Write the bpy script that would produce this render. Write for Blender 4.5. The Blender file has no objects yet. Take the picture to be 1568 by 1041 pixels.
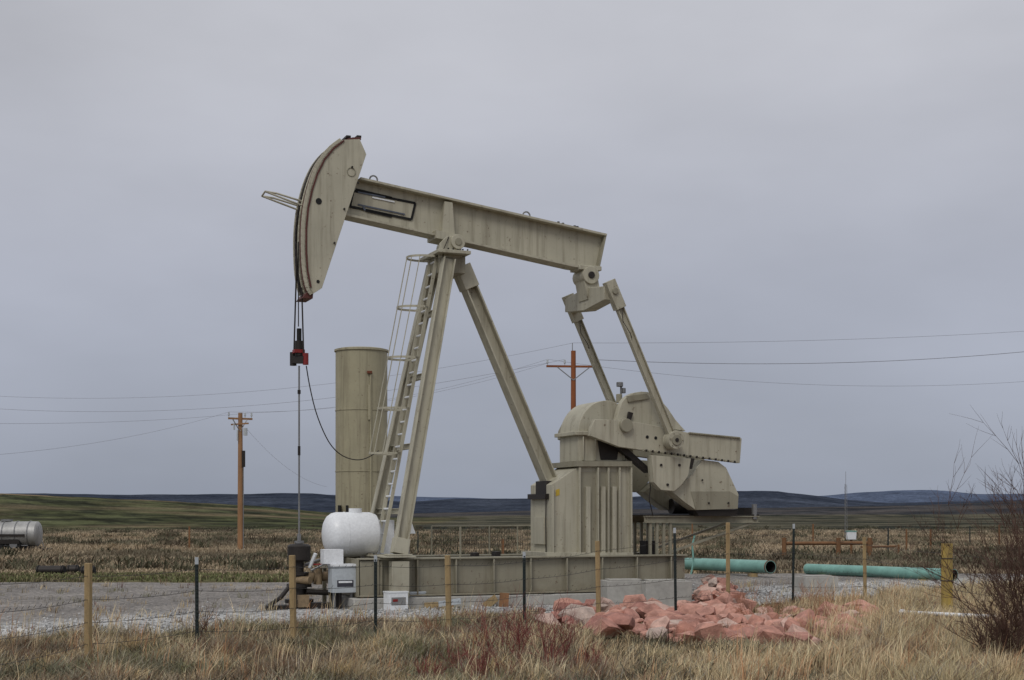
import bpy, bmesh, math, random
import numpy as np
from mathutils import Vector, Matrix, noise
random.seed(7); rng=np.random.default_rng(7)
F=2178.0; CH=2.0
def ground_at(px,py):   # surveyed ground position
    Y=F*CH/(py-785.0); return Vector(((px-784)/F*Y,Y,0))
def at(px,py,Y): return Vector(((px-784)/F*Y,Y,CH+(785-py)/F*Y))
def lin(r,g,b,k=1.0):
    f=lambda c:(c/255/12.92 if c/255<=.04045 else ((c/255+.055)/1.055)**2.4)
    return (f(r)*k,f(g)*k,f(b)*k,1)
# ---------------------------------------------------------------- materials
def new_mat(name):
    m=bpy.data.materials.new(name); m.use_nodes=True; nt=m.node_tree
    return m,nt,nt.nodes['Principled BSDF']
def mix(nt,fac,a,b,mode='MIX'):
    n=nt.nodes.new('ShaderNodeMix'); n.data_type='RGBA'; n.blend_type=mode
    for s,v in ((n.inputs[0],fac),(n.inputs[6],a),(n.inputs[7],b)):
        if hasattr(v,'node'): nt.links.new(v,s)
        else: s.default_value=v
    return n.outputs[2]
def nz(nt,scale,detail=4,rough=.6,stretch=None,coord='Object'):
    tc=nt.nodes.new('ShaderNodeTexCoord'); n=nt.nodes.new('ShaderNodeTexNoise')
    n.inputs['Scale'].default_value=scale; n.inputs['Detail'].default_value=detail; n.inputs['Roughness'].default_value=rough
    o=tc.outputs[coord]
    if stretch:
        mp=nt.nodes.new('ShaderNodeMapping'); mp.inputs['Scale'].default_value=stretch
        nt.links.new(o,mp.inputs[0]); o=mp.outputs[0]
    nt.links.new(o,n.inputs[0]); return n.outputs[0]
def ramp(nt,src,stops):
    r=nt.nodes.new('ShaderNodeValToRGB'); e=r.color_ramp.elements
    while len(e)<len(stops): e.new(.5)
    for i,(p,c) in enumerate(stops):
        e[i].position=p; e[i].color=c if hasattr(c,'__len__') else (c,c,c,1)
    nt.links.new(src,r.inputs[0]); return r.outputs[0]
def bump(nt,bs,h,st,dist=.02):
    b=nt.nodes.new('ShaderNodeBump'); b.inputs['Strength'].default_value=st; b.inputs['Distance'].default_value=dist
    nt.links.new(h,b.inputs['Height']); nt.links.new(b.outputs[0],bs.inputs['Normal'])
def simple(name,c,rough=.6,metal=0,var=.25,scale=3,c2=None,streak=False):
    m,nt,bs=new_mat(name)
    n=nz(nt,scale,6,.65,(1,1,.15) if streak else None)
    dark=tuple(x*(1-var) for x in c[:3])+(1,) if c2 is None else c2
    f=ramp(nt,n,[(.35,0.),(.65,1.)])
    col=mix(nt,f,dark,c)
    n2=nz(nt,scale*7,3); col=mix(nt,.35,col,ramp(nt,n2,[(.3,.55),(.7,1.)]),'MULTIPLY')
    nt.links.new(col,bs.inputs['Base Color']); bs.inputs['Roughness'].default_value=rough; bs.inputs['Metallic'].default_value=metal
    bump(nt,bs,n2,.15); return m
def paint(name,c):
    m,nt,bs=new_mat(name)
    n=nz(nt,1.1,5); col=mix(nt,ramp(nt,n,[(.35,0.),(.7,1.)]),tuple(x*.83 for x in c[:3])+(1,),c)
    st=nz(nt,2.6,6,.7,(2.2,2.2,.12)); col=mix(nt,ramp(nt,st,[(.49,0.),(.68,.5)]),col,lin(104,94,76))
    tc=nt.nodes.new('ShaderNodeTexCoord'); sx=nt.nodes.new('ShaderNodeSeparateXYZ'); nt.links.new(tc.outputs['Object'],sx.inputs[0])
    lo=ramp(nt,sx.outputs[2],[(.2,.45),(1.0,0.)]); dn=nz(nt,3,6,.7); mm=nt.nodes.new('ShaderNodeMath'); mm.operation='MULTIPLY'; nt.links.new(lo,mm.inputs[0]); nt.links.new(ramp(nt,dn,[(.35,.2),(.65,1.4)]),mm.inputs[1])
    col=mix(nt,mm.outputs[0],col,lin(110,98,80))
    sp=nz(nt,9,5,.75); col=mix(nt,ramp(nt,sp,[(.62,0.),(.69,.85)]),col,lin(88,62,44))
    nt.links.new(col,bs.inputs['Base Color']); bs.inputs['Roughness'].default_value=.6
    bump(nt,bs,sp,.08); return m
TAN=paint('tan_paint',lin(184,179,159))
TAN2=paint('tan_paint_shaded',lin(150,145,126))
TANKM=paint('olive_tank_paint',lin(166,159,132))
DARK=simple('dark_greasy_steel',lin(48,42,38),.55,.3)
BLACK=simple('black_opening',lin(18,18,18),.8)
REDM=simple('red_paint',lin(140,30,28),.5)
MAROON=simple('maroon_strip',lin(92,46,38),.6)
CONC=simple('concrete',lin(180,177,170),.9,0,.2,2)
WOOD=simple('weathered_wood',lin(184,158,114),.85,0,.4,6,None,True)
YWOOD=simple('yellow_wood',lin(194,166,84),.85,0,.35,5,lin(150,130,80),True)
POLEW=simple('pole_wood',lin(166,126,90),.9,0,.3,4,None,True)
POLEO=simple('orange_pole_wood',lin(150,88,52),.9,0,.3,4,None,True)
BROWNW=simple('brown_timber',lin(136,98,66),.9,0,.3,4)
TPOST=simple('green_tpost',lin(34,46,44),.6)
WHITE=simple('white_plastic',lin(236,238,240),.35,0,.06)
GREY=simple('grey_cabinet',lin(190,196,200),.5,0,.15)
TEAL=simple('teal_pipe_coating',lin(128,176,164),.5,0,.25,2)
RUST=simple('rusty_steel',lin(120,66,42),.85,0,.35,6)
GALV=simple('galvanised_steel',lin(150,150,150),.45,.6)
SILV=simple('aluminium_tank',lin(176,175,172),.5,.3,.3,1.5)
WIRE=simple('wire',lin(70,68,66),.6,.3)
PWIRE=simple('power_line',lin(150,152,162),.7)
BRASS=simple('tan_brown_fitting',lin(150,128,98),.6,0,.35,8)
# ---------------------------------------------------------------- geometry builder
def orth(d,s):
    d=d.normalized(); s=s-d*s.dot(d)
    if s.length<1e-5: s=d.orthogonal()
    s.normalize(); return s,d.cross(s)
class G:
    def __init__(s): s.v=[];s.f=[];s.m=[];s.sm=[];s.mats=[]
    def add(s,vs,fs,mat,sm=False):
        o=len(s.v); s.v+= [tuple(x) for x in vs]
        if mat not in s.mats: s.mats.append(mat)
        k=s.mats.index(mat)
        for i,f in enumerate(fs):
            s.f.append([o+j for j in f]); s.m.append(k); s.sm.append(sm if isinstance(sm,bool) else sm[i])
        return s
    def beam(s,p,q,w,h,mat,side=(0,1,0),w2=None,h2=None):
        p=Vector(p);q=Vector(q);a,b=orth(q-p,Vector(side)); vs=[]
        for c,W,H in ((p,w,h),(q,w2 or w,h2 or h)):
            for i,j in ((-1,-1),(1,-1),(1,1),(-1,1)): vs.append(c+a*W/2*i+b*H/2*j)
        return s.add(vs,[(0,1,2,3),(4,5,6,7),(0,1,5,4),(1,2,6,5),(2,3,7,6),(3,0,4,7)],mat)
    def box(s,lo,hi,mat):
        lo=Vector(lo);hi=Vector(hi);c=(lo+hi)/2
        return s.beam((c.x,c.y,lo.z),(c.x,c.y,hi.z),abs(hi.y-lo.y),abs(hi.x-lo.x),mat)
    def hbeam(s,p,q,w,h,mat,side=(0,1,0),t=.03):
        p=Vector(p);q=Vector(q);a,b=orth(q-p,Vector(side))
        s.beam(p,q,t,h-2*t,mat,a)
        for k in (-1,1): s.beam(p+b*k*(h-t)/2,q+b*k*(h-t)/2,w,t,mat,a)
        return s
    def cyl(s,p,q,r,mat,n=16,r2=None):
        p=Vector(p);q=Vector(q);a,b=orth(q-p,Vector((.3,.5,.9)));r2=r if r2 is None else r2; vs=[]
        for c,R in ((p,r),(q,r2)):
            for i in range(n):
                t=2*math.pi*i/n; vs.append(c+a*R*math.cos(t)+b*R*math.sin(t))
        fs=[(i,(i+1)%n,n+(i+1)%n,n+i) for i in range(n)]+[tuple(range(n)),tuple(range(n,2*n))]
        return s.add(vs,fs,mat,[True]*n+[False,False])
    def lathe(s,base,prof,mat,n=24,axis=(0,0,1)):
        base=Vector(base);ax=Vector(axis).normalized();a,b=orth(ax,Vector((.3,.9,.1))); vs=[];fs=[]
        for z,r in prof:
            for i in range(n):
                t=2*math.pi*i/n; vs.append(base+ax*z+a*r*math.cos(t)+b*r*math.sin(t))
        for k in range(len(prof)-1):
            for i in range(n): fs.append((k*n+i,k*n+(i+1)%n,(k+1)*n+(i+1)%n,(k+1)*n+i))
        nn=len(fs); fs+=[tuple(range(n)),tuple(range((len(prof)-1)*n,len(prof)*n))]
        return s.add(vs,fs,mat,[True]*nn+[False]*2)
    def tube(s,pts,r,mat,n=6):
        for a,b in zip(pts[:-1],pts[1:]): s.cyl(a,b,r,mat,n)
        return s
    def prism(s,pts,vec,mat):
        n=len(pts);vec=Vector(vec);vs=[Vector(p) for p in pts]+[Vector(p)+vec for p in pts]
        return s.add(vs,[tuple(range(n)),tuple(range(n,2*n))]+[(i,(i+1)%n,n+(i+1)%n,n+i) for i in range(n)],mat)
    def ring(s,c,ax,R,r,mat,n=24,a0=0,a1=2*math.pi,sc=1):
        c=Vector(c);a,b=orth(Vector(ax),Vector((1,0,0)) if abs(Vector(ax).normalized().x)<.9 else Vector((0,0,1)))
        pts=[c+a*R*math.cos(a0+(a1-a0)*i/n)+b*R*sc*math.sin(a0+(a1-a0)*i/n) for i in range(n+1)]
        return s.tube(pts,r,mat)
    def done(s,name,parent=None,bevel=0,loc=None):
        me=bpy.data.meshes.new(name)
        vs=s.v
        if loc is not None: vs=[(x-loc[0],y-loc[1],z-loc[2]) for x,y,z in vs]
        me.from_pydata(vs,[],s.f)
        for m in s.mats: me.materials.append(m)
        me.polygons.foreach_set('material_index',s.m); me.polygons.foreach_set('use_smooth',s.sm)
        bm=bmesh.new();bm.from_mesh(me);bmesh.ops.recalc_face_normals(bm,faces=bm.faces);bm.to_mesh(me);bm.free()
        me.set_sharp_from_angle(angle=math.radians(38))
        ob=bpy.data.objects.new(name,me); bpy.context.collection.objects.link(ob)
        if loc is not None: ob.location=loc
        if parent: ob.parent=parent
        if bevel:
            b=ob.modifiers.new('bevel','BEVEL'); b.width=bevel; b.segments=1; b.limit_method='ANGLE'; b.angle_limit=.9
        return ob
def empty(name,loc=(0,0,0),rz=0):
    e=bpy.data.objects.new(name,None); e.location=loc; e.rotation_euler=(0,0,rz); bpy.context.collection.objects.link(e); return e
# ---------------------------------------------------------------- pumpjack frame
TH=math.radians(22); S,C=math.sin(TH),math.cos(TH); OY=31.5
def pj(px,py,v=0.0):   # point of the unit's own frame: u along the unit, v across it
    dx=(px-784)/F; t=(v+C*OY)/(C-S*dx); X=t*dx
    return Vector((C*X+S*(t-OY),v,CH+t*(785-py)/F))
def P(pts,v): return [pj(x,y,v) for x,y in pts]
PJ=empty('pumpjack',(0,OY,0),TH)
def plate(g,pts,v0,v1,mat): g.prism(P(pts,v0),(0,v1-v0,0),mat)
# --- foundation + skid
uL=pj(548,852,-.8).x; uR=pj(1048,852,-.8).x
g=G(); g.box((uL-.15,-1.02,0),(uR+.1,1.1,.24),CONC); g.done('foundation',PJ,.02)
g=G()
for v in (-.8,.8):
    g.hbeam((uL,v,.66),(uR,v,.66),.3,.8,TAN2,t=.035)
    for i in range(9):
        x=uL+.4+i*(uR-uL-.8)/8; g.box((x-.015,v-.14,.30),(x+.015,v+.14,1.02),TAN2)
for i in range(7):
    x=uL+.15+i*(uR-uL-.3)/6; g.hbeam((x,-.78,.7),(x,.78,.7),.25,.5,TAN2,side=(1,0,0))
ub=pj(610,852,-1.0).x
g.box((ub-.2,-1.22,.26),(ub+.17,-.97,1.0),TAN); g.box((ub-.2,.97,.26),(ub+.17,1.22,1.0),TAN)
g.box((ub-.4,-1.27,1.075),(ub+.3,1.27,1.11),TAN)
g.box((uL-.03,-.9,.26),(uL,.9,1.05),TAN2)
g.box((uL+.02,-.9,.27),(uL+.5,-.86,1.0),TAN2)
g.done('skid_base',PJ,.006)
# --- samson post
g=G()
nb=pj(611,848,-1.1); nt_=pj(687,396,-.5)
for k in (1,-1):
    a=Vector((nb.x,nb.y*k,nb.z)); b=Vector((nt_.x,nt_.y*k,nt_.z))
    g.hbeam(a,b,.22,.27,TAN,t=.028)
    g.box((a.x-.28,a.y-.17,1.115),(a.x+.24,a.y+.17,1.15),TAN)
    g.beam(a,a.lerp(b,.05),.26,.32,TAN)
for tt in (.14,.36,.6,.82):
    a=nb.lerp(nt_,tt); b=Vector((a.x,-a.y,a.z)); g.hbeam(a,b,.1,.12,TAN,side=(1,0,0),t=.015)
# rear brace
rt=pj(705,408,0); rb=pj(842,738,0); g.hbeam(rt,rb,.36,.29,TAN,t=.035)
g.beam(rt,rt.lerp(rb,.1),.4,.34,TAN)
g.box((rb.x-.22,-.3,rb.z-.3),(rb.x+.1,.3,rb.z+.02),DARK)
# top platform, bearing
tp=pj(684,394,0)
g.box((tp.x-.42,-.66,tp.z-.02),(tp.x+.32,.66,tp.z+.05),TAN)
g.box((tp.x-.3,-.42,tp.z-.4),(tp.x+.28,.42,tp.z-.03),TAN2)
g.box((tp.x-.02,-.36,tp.z+.05),(tp.x+.2,.36,tp.z+.18),DARK)
bc=pj(690,376,0)
g.cyl(bc+Vector((0,-.5,0)),bc+Vector((0,.5,0)),.16,TAN,20); g.cyl(bc+Vector((0,-.52,0)),bc+Vector((0,-.5,0)),.08,TAN2,16)
for v in (-.44,.36): plate(g,[(672,394),(674,372),(684,362),(698,362),(706,374),(708,394)],v,v+.08,TAN)
for i in range(5): c=bc+Vector((-.22+i*.11,-.46,-.16)); g.cyl(c,c+Vector((0,-.03,0)),.02,DARK,6)
g.tube([bc+Vector((-.2,-.45,.1)),bc+Vector((-.34,-.5,-.2)),bc+Vector((-.38,-.5,-.8)),bc+Vector((-.6,-.6,-2.2))],.012,DARK)
g.done('samson_post',PJ,.006)
# --- ladder and cage
g=G(); lt=pj(666,392,0); lb=pj(580,846,0)
for v in (-.22,.22): g.beam(lt+Vector((0,v,.1)),lb+Vector((0,v,0)),.03,.07,TAN)
N=24
for i in range(N):
    c=lb.lerp(lt,(i+.5)/N); g.cyl(c+Vector((0,-.22,0)),c+Vector((0,.22,0)),.022,WHITE,8)
def hoop(c,R,dep):
    pts=[c+Vector((0,-.22,0))]
    for i in range(13):
        t=math.pi*(i/12); pts.append(c+Vector((-.12-dep*math.sin(t)**.7,-R*math.cos(t),0)))
    pts.append(c+Vector((0,.22,0))); return pts
hs=[hoop(lb.lerp(lt,t),.36,.5) for t in (.99,.82,.65,.48,.33)]
for h in hs: 
    for a,b in zip(h[:-1],h[1:]): g.beam(a,b,.012,.045,TAN,side=(b-a).cross(Vector((0,0,1))))
for k in (3,5,7,9,11):
    for a,b in zip(hs[:-1],hs[1:]): g.beam(a[k],b[k],.03,.012,TAN)
g.done('ladder_and_cage',PJ)
# --- walking beam
g=G(); T0=(548,275);T1=(923,361);B0=(528,331);B1=(911,414)
plate(g,[T0,T1,B1,B0],-.03,.03,TAN)
a=pj(548,276,0);b=pj(923,362,0); g.beam(a,b,.44,.045,TAN)
a=pj(526,331,0);b=pj(872,409,0); g.beam(a,b,.44,.045,TAN); g.beam(b,pj(911,415,0),.44,.045,TAN)
g.beam(pj(922,362,0),pj(911,414,0),.40,.04,TAN2)
plate(g,[(681,308),(693,310),(697,366),(676,362)],-.2,.2,TAN)
plate(g,[(668,352),(706,360),(706,372),(668,364)],-.3,.3,TAN)
for x,y in ((572,275),(806,330)):
    c=pj(x,y,0); g.ring(c,(0,1,0),.085,.018,GALV,14,0,math.pi*2)
for x,y in ((855,344),(862,346),(880,350),(884,351)): 
    c=pj(x,y,0); g.cyl(c,c+Vector((0,0,.07)),.03,DARK,8)
def strip(x0,y0,x1,y1,w,v=-.045,m=None): g.beam(pj(x0,y0,v),pj(x1,y1,v),.012,w,m or BLACK)
plate(g,[(541,293),(634,311),(629,335),(536,316)],-.042,-.032,TAN)
strip(541,292,636,311,.05);strip(636,311,630,336,.05);strip(536,316,630,336,.05);strip(541,292,536,316,.05)
strip(545,290,600,303,.05);strip(560,322,600,331,.06)
SG=simple('sign_blue_grey',lin(90,98,112),.5)
strip(570,302,604,309,.03,-.055,WHITE);strip(556,316,559,322,.04,-.055,SG);strip(548,294,590,302,.03,-.056,SG);strip(548,313,620,328,.03,-.056,SG)
g.done('walking_beam',PJ)
# --- horsehead
arc=[(524,214),(508,226),(494,243),(483,265),(475,290),(469,318),(466,350),(466,385),(468,415),(473,440),(479,450)]
def smooth_poly(p,k=3):
    out=[]; n=len(p)
    for i in range(n-1):
        p0=p[max(i-1,0)];p1=p[i];p2=p[i+1];p3=p[min(i+2,n-1)]
        for j in range(k):
            t=j/k; out.append(tuple(.5*((2*b)+(c-a)*t+(2*a-5*b+4*c-d)*t*t+(3*b-a-3*c+d)*t**3) for a,b,c,d in zip(p0,p1,p2,p3)))
    return out+[p[-1]]
arc=smooth_poly(arc,3)
hw=.36
back=[(493,441),(500,420),(549,272),(561,236),(551,213)]
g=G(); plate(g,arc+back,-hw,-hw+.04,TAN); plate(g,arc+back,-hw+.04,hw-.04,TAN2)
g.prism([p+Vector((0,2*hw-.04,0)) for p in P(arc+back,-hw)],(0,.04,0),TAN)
A=[p for p in P(arc,-hw)]
for k,(v,m,rr) in enumerate(((-hw+.02,TAN,0),(-.22,MAROON,.034),(.02,TAN,.02),(.24,DARK,.03),(hw-.02,TAN,0))):
    pts=[Vector((p.x-.02,v,p.z)) for p in A]
    if rr==0:
        for a,b in zip(pts[:-1],pts[1:]): g.beam(a,b,.04,.09,m)
    else:
        g.tube([p+Vector((-.01,0,0)) for p in pts],rr,m)
strip2=P([(527,215),(511,227),(497,244),(486,266),(478,291),(472,318),(469,350),(469,385),(471,415),(476,440)],-hw-.012)
for a,b in zip(strip2[:-1],strip2[1:]): g.beam(a,b,.02,.038,MAROON)
def disc(g,x,y,r,v,m,d=.012): c=pj(x,y,v); g.cyl(c,c+Vector((0,-d,0)),r,m,20)
disc(g,488,308,.065,-hw-.001,BLACK);disc(g,487,431,.035,-hw-.001,BLACK)
for x,y in ((539,256),(527,320),(548,280),(512,372)): disc(g,x,y,.022,-hw-.001,DARK,.03)
g.ring(pj(538,263,-hw-.01),(0,1,0),.09,.008,TAN2,20)
plate(g,[(526,214),(540,210),(553,210),(553,214)],-.3,.3,MAROON)
for x in (530,546): c=pj(x,212,0); g.box((c.x-.05,-.2,c.z-.03),(c.x+.05,.2,c.z+.02),DARK)
L=P([(470,316),(458,313),(406,293),(424,296),(462,308)],-.2)
g.tube(L,.022,TAN); L2=[p+Vector((.03,.45,0)) for p in L]; g.tube(L2,.022,TAN); g.tube([L[2],L2[2]],.02,TAN)
plate(g,[(470,447),(480,447),(479,457),(463,456)],-.3,.3,MAROON)
g.done('horsehead',PJ,.005)
# --- bridle, carrier bar, polished rod
g=G()
for (x,y),xb,v in (((455,372),450,.2),((462,440),465,-.15)):
    g.cyl(pj(x,y,v),pj(xb,545,v),.017,DARK,8)
g.cyl(pj(457,370,-.1),pj(457,500,-.1),.012,DARK,8)
a=pj(449,551,.18);b=pj(468,551,-.18); g.beam(a,b,.15,.13,DARK,side=(0,0,1)); g.cyl(a+Vector((0,0,-.12)),a+Vector((0,0,.16)),.07,DARK,10);g.cyl(b+Vector((0,0,-.1)),b+Vector((0,0,.14)),.06,REDM,10)
c=pj(458,545,0); g.cyl(c,pj(458,522,0),.09,DARK,10); g.cyl(pj(458,526,0),pj(458,503,0),.05,BLACK,10); g.box(c+Vector((-.12,-.1,.06)),c+Vector((.1,.1,.13)),REDM)
g.cyl(pj(458,560,0),pj(458,832,0),.019,GALV,10); g.cyl(pj(458,597,0),pj(458,603,0),.035,DARK,8); g.cyl(pj(458,683,0),pj(458,697,0),.03,DARK,8)
hp=smooth_poly([(469,560),(474,590),(483,628),(495,660),(508,683),(525,698),(545,704),(562,701),(580,690)],3)
g.tube(P(hp,0),.012,DARK)
g.done('bridle_and_polished_rod',PJ)
# --- gear reducer stand
g=G()
plate(g,[(845,852),(845,742),(887,714),(966,714),(968,852)],-.6,.6,TAN)
for x in (846,887,915,931,948,966):
    y0=716 if x>850 else 744; a=pj(x,y0,-.65);b=pj(x,851,-.65); g.beam(a,b,.1,.03,TAN)
for x0,x1,y0 in ((889,913,722),(917,929,722),(933,946,722)): plate(g,[(x0,y0),(x1,y0),(x1,850),(x0,850)],-.604,-.6,TAN2)
for x in (900,923,940): a=pj(x,745,-.64);b=pj(x,851,-.64); g.beam(a,b,.08,.1,TAN)
plate(g,[(883,706),(968,706),(968,714),(883,714)],-.7,.7,TAN2)
plate(g,[(838,846),(970,846),(970,853),(838,853)],-.75,.75,TAN)
x0=pj(845,800,-.6).x
g.box((x0-.06,-.3,1.3),(x0,.35,1.9),TAN)
g.box((x0-.1,-.45,2.3),(x0,.55,2.42),DARK); g.tube([(x0-.05,-.4,2.3),(x0-.08,-.45,1.8),(x0-.05,-.4,1.1)],.015,DARK)
YEL=simple('yellow_label',lin(200,170,60),.6); plate(g,[(851,750),(857,748),(857,758),(851,760)],-.606,-.6,YEL)
g.done('reducer_stand',PJ,.006)
g=G()
top=smooth_poly([(885,664),(888,646),(897,629),(911,617),(930,613),(946,618),(960,630),(968,648)],3)
plate(g,[(885,706)]+top+[(970,706)],-.5,.5,TAN)
plate(g,[(881,660),(972,660),(972,666),(881,666)],-.58,.58,TAN)
for x in (893,912,955): a=pj(x,668,-.53);b=pj(x,705,-.53);g.beam(a,b,.06,.03,TAN)
plate(g,[(915,674),(950,674),(945,704),(920,704)],-.52,-.5,DARK)
sh=pj(930,655,0); g.cyl(sh+Vector((0,-1,0)),sh+Vector((0,1,0)),.15,TAN2,20)
g.cyl(sh+Vector((.15,-.3,.55)),sh+Vector((.15,-.3,.75)),.07,TAN2,12)
m0=pj(951,618,.2); m1=pj(951,588,.2); g.cyl(m0,m1,.025,GALV,8); g.cyl(pj(949,592,.2),pj(949,585,.2),.08,GALV,10); g.cyl(pj(955,602,.2),pj(955,594,.2),.05,GALV,10)
g.done('gear_reducer',PJ,.01)
# --- cranks and counterweights
arm=[(905,654),(911,642),(950,643),(985,648),(1052,662),(1136,671),(1133,709),(1050,698),(975,688),(948,684),(904,667)]
topw=smooth_poly([(944,644),(950,622),(958,609),(972,601),(992,600),(1008,610),(1022,624),(1034,642),(1050,660)],2)+[(985,650)]
loww=[(998,697),(1058,702),(1054,728),(1044,742),(1033,752),(1012,750),(1001,738)]
bigw=[(1028,752),(1060,727),(1076,704),(1100,707),(1112,716),(1131,757),(1130,779),(1066,781),(1050,770)]
g=G()
plate(g,arm,-.9,-.74,TAN); plate(g,topw,-.72,-.52,TAN); plate(g,loww,-1.0,-.76,TAN); plate(g,bigw,-.84,-.45,TAN)
plate(g,[(1058,752),(1118,752),(1131,760),(1130,779),(1066,781)],-.86,-.842,TAN2)
plate(g,[(960,606),(990,602),(996,610),(962,616)],-.76,-.72,TAN2)
for i in range(30):
    t=i/29; x=1056+t*76; c=pj(x,663.5+t*7.5,-.92); g.box(c+Vector((-.015,-.03,-.01)),c+Vector((.015,.03,.03)),TAN2)
    x=985+t*140; c=pj(x,689+t*18,-.92); g.box(c+Vector((-.02,-.02,-.03)),c+Vector((.02,.02,.025)),DARK if i%2 else TAN2)
for x,y in ((991,669),(1004,670.5),(1017,672)): disc(g,x,y,.038,-.901,BLACK)
plate(g,[(963,630),(970,632),(966,645),(961,641)],-.8,-.74,DARK)
for x,y in ((1012,712),(1040,712),(1022,742)): disc(g,x,y,.03,-1.001,DARK,.03)
for x,y in ((1085,770),(1115,770),(1075,735)): disc(g,x,y,.022,-.862,DARK,.03)
plate(g,[(1052,700),(1064,702),(1060,718),(1050,712)],-.98,-.9,DARK); plate(g,[(1064,780),(1130,780),(1128,790),(1070,790)],-.8,-.4,DARK)
plate(g,[(944,684),(962,687),(1001,722),(992,724)],-.7,-.5,DARK)
g.done('crank_and_counterweights',PJ,.012)
g=G()
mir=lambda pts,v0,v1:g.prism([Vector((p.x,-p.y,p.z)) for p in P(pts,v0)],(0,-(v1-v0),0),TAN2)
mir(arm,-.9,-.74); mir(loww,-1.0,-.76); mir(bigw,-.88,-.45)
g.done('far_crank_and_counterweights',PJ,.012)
# --- pitmans, equalizer
g=G(); pt=pj(936,440,-1.1); pb=pj(1031,674,-1.1)
for k in (1,-1):
    a=Vector((pt.x,pt.y*k,pt.z));b=Vector((pb.x,pb.y*k,pb.z))
    g.hbeam(a,b,.14,.17,TAN,t=.022)
    g.cyl(b+Vector((0,-.14,0)),b+Vector((0,.14,0)),.2,TAN,24); g.cyl(b+Vector((0,-.17,0)),b+Vector((0,.17,0)),.12,TAN2,20); g.cyl(b+Vector((0,-.19,0)),b+Vector((0,.35 if k>0 else -.35,0)),.045,DARK,12)
    for i in range(6): c=b+Vector((.16*math.cos(i),-.15,.16*math.sin(i))); g.cyl(c,c+Vector((0,-.02,0)),.016,TAN2,6)
    d=(b-a).normalized(); g.beam(a-d*.15,a+d*.5,.2,.24,TAN); g.cyl(a+Vector((0,-.14,-.0))+d*.1,a+Vector((0,.14,0))+d*.1,.07,TAN2,14)
    g.tube([a+d*.5+Vector((-.0,-.1,0)),a+d*.8+Vector((-.12,-.14,-.02)),a+d*1.1+Vector((-.06,-.12,0)),a+d*1.2],.01,DARK)
g.done('pitman_arms',PJ,.006)
g=G(); e=Vector((pt.x,0,pt.z-.12))
g.beam(e+Vector((0,-1.05,0)),e,.3,.3,TAN,side=(0,0,1),w2=.5); g.beam(e,e+Vector((0,1.05,0)),.5,.3,TAN,side=(0,0,1),w2=.3)
tb=pj(897,424,0); g.cyl(tb+Vector((0,-.3,0)),tb+Vector((0,.3,0)),.2,TAN,20); g.cyl(tb+Vector((0,-.33,0)),tb+Vector((0,.33,0)),.08,DARK,12)
g.beam(tb,e,.5,.35,TAN); g.box(tb+Vector((-.28,-.25,.12)),tb+Vector((.28,.25,.22)),TAN)
g.done('equalizer',PJ,.01)
# --- motor platform behind the stand
g=G(); v=.1
a=pj(968,795,v);b=pj(1140,795,v)
for vv in (-.5,.6): g.hbeam((a.x,vv,a.z),(b.x,vv,b.z),.12,.16,TAN2,t=.02)
for i in range(4):
    x=a.x+.15+i*(uR-a.x-.35)/3
    for vv in (-.5,.6): g.beam((x,vv,a.z-.08),(x,vv,1.0),.06,.06,TAN2)
for vv in (-.5,.6): g.beam((uR-.2,vv,1.1),(b.x-.15,vv,a.z-.08),.05,.05,TAN2)
g.box((a.x,-.55,a.z+.08),(b.x,.65,a.z+.11),DARK)
mc=Vector(((a.x+b.x)/2,.35,a.z+.3)); g.cyl(mc+Vector((-.35,0,0)),mc+Vector((.35,0,0)),.18,DARK,20)
g.box((b.x-.25,-.3,a.z+.11),(b.x-.02,.1,a.z+.27),DARK); g.cyl((b.x-.1,-.5,a.z),(b.x-.1,-.5,a.z+.35),.06,GALV)
g.tube(P([(993,720),(996,745),(994,765),(1000,790)],-.65),.012,DARK)
g.box((a.x+.35,.1,1.02),(a.x+.65,.4,1.35),DARK)
g.done('motor_platform',PJ)
# --- guard railing on the far side of skid
g=G()
xs=np.linspace(pj(661,850,.95).x,pj(835,850,.95).x,5)
for vv in (-.92,.95):
    rng_=xs if vv>0 else xs[:1]
    for x in rng_: g.cyl((x,vv,1.0),(x,vv,1.7),.018,TAN2,8)
g.cyl((xs[0],.95,1.7),(xs[-1],.95,1.7),.014,TAN2,8)
for i in range(50): x=xs[0]+i*(xs[-1]-xs[0])/49; g.cyl((x,.95,1.05),(x,.95,1.7),.0028,WIRE,4)
for z in np.linspace(1.1,1.65,7): g.cyl((xs[0],.95,z),(xs[-1],.95,z),.0028,WIRE,4)
for x,z in ((-.9,1.1),(-.4,1.12)): g.box((x-.05,-.2,1.05),(x+.05,.1,z+.03),DARK)
g.done('guard_railing',PJ)
# ---------------------------------------------------------------- wellhead
wb=pj(458,930,0)
g=G()
g.lathe((0,0,0),[(0,.22),(.12,.22),(.12,.3),(.2,.3),(.2,.17),(.45,.17),(.45,.26),(.52,.26),(.52,.15),(.7,.15),(.7,.2),(.76,.2),(.76,.1),(.98,.1),(.98,.2),(1.02,.24),(1.3,.24),(1.34,.2),(1.36,.06)],DARK)
g.lathe((0,0,1.36),[(0,.1),(.05,.1),(.05,.04),(.2,.04)],GALV,12)
g.cyl((0,0,.66),(.62,0,.66),.1,BRASS,14); g.cyl((.3,0,.66),(.36,0,.66),.16,BRASS,14);g.cyl((.6,0,.66),(.66,0,.66),.15,BRASS,14)
g.cyl((-.05,-.1,.6),(.15,-.35,.6),.08,BRASS,12); g.cyl((.4,-.1,.5),(.4,-.1,.85),.07,BRASS,12)
g.ring((.4,-.1,.92),(0,0,1),.13,.015,REDM,14); g.cyl((.4,-.1,.85),(.4,-.1,.92),.02,DARK,6)
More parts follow.
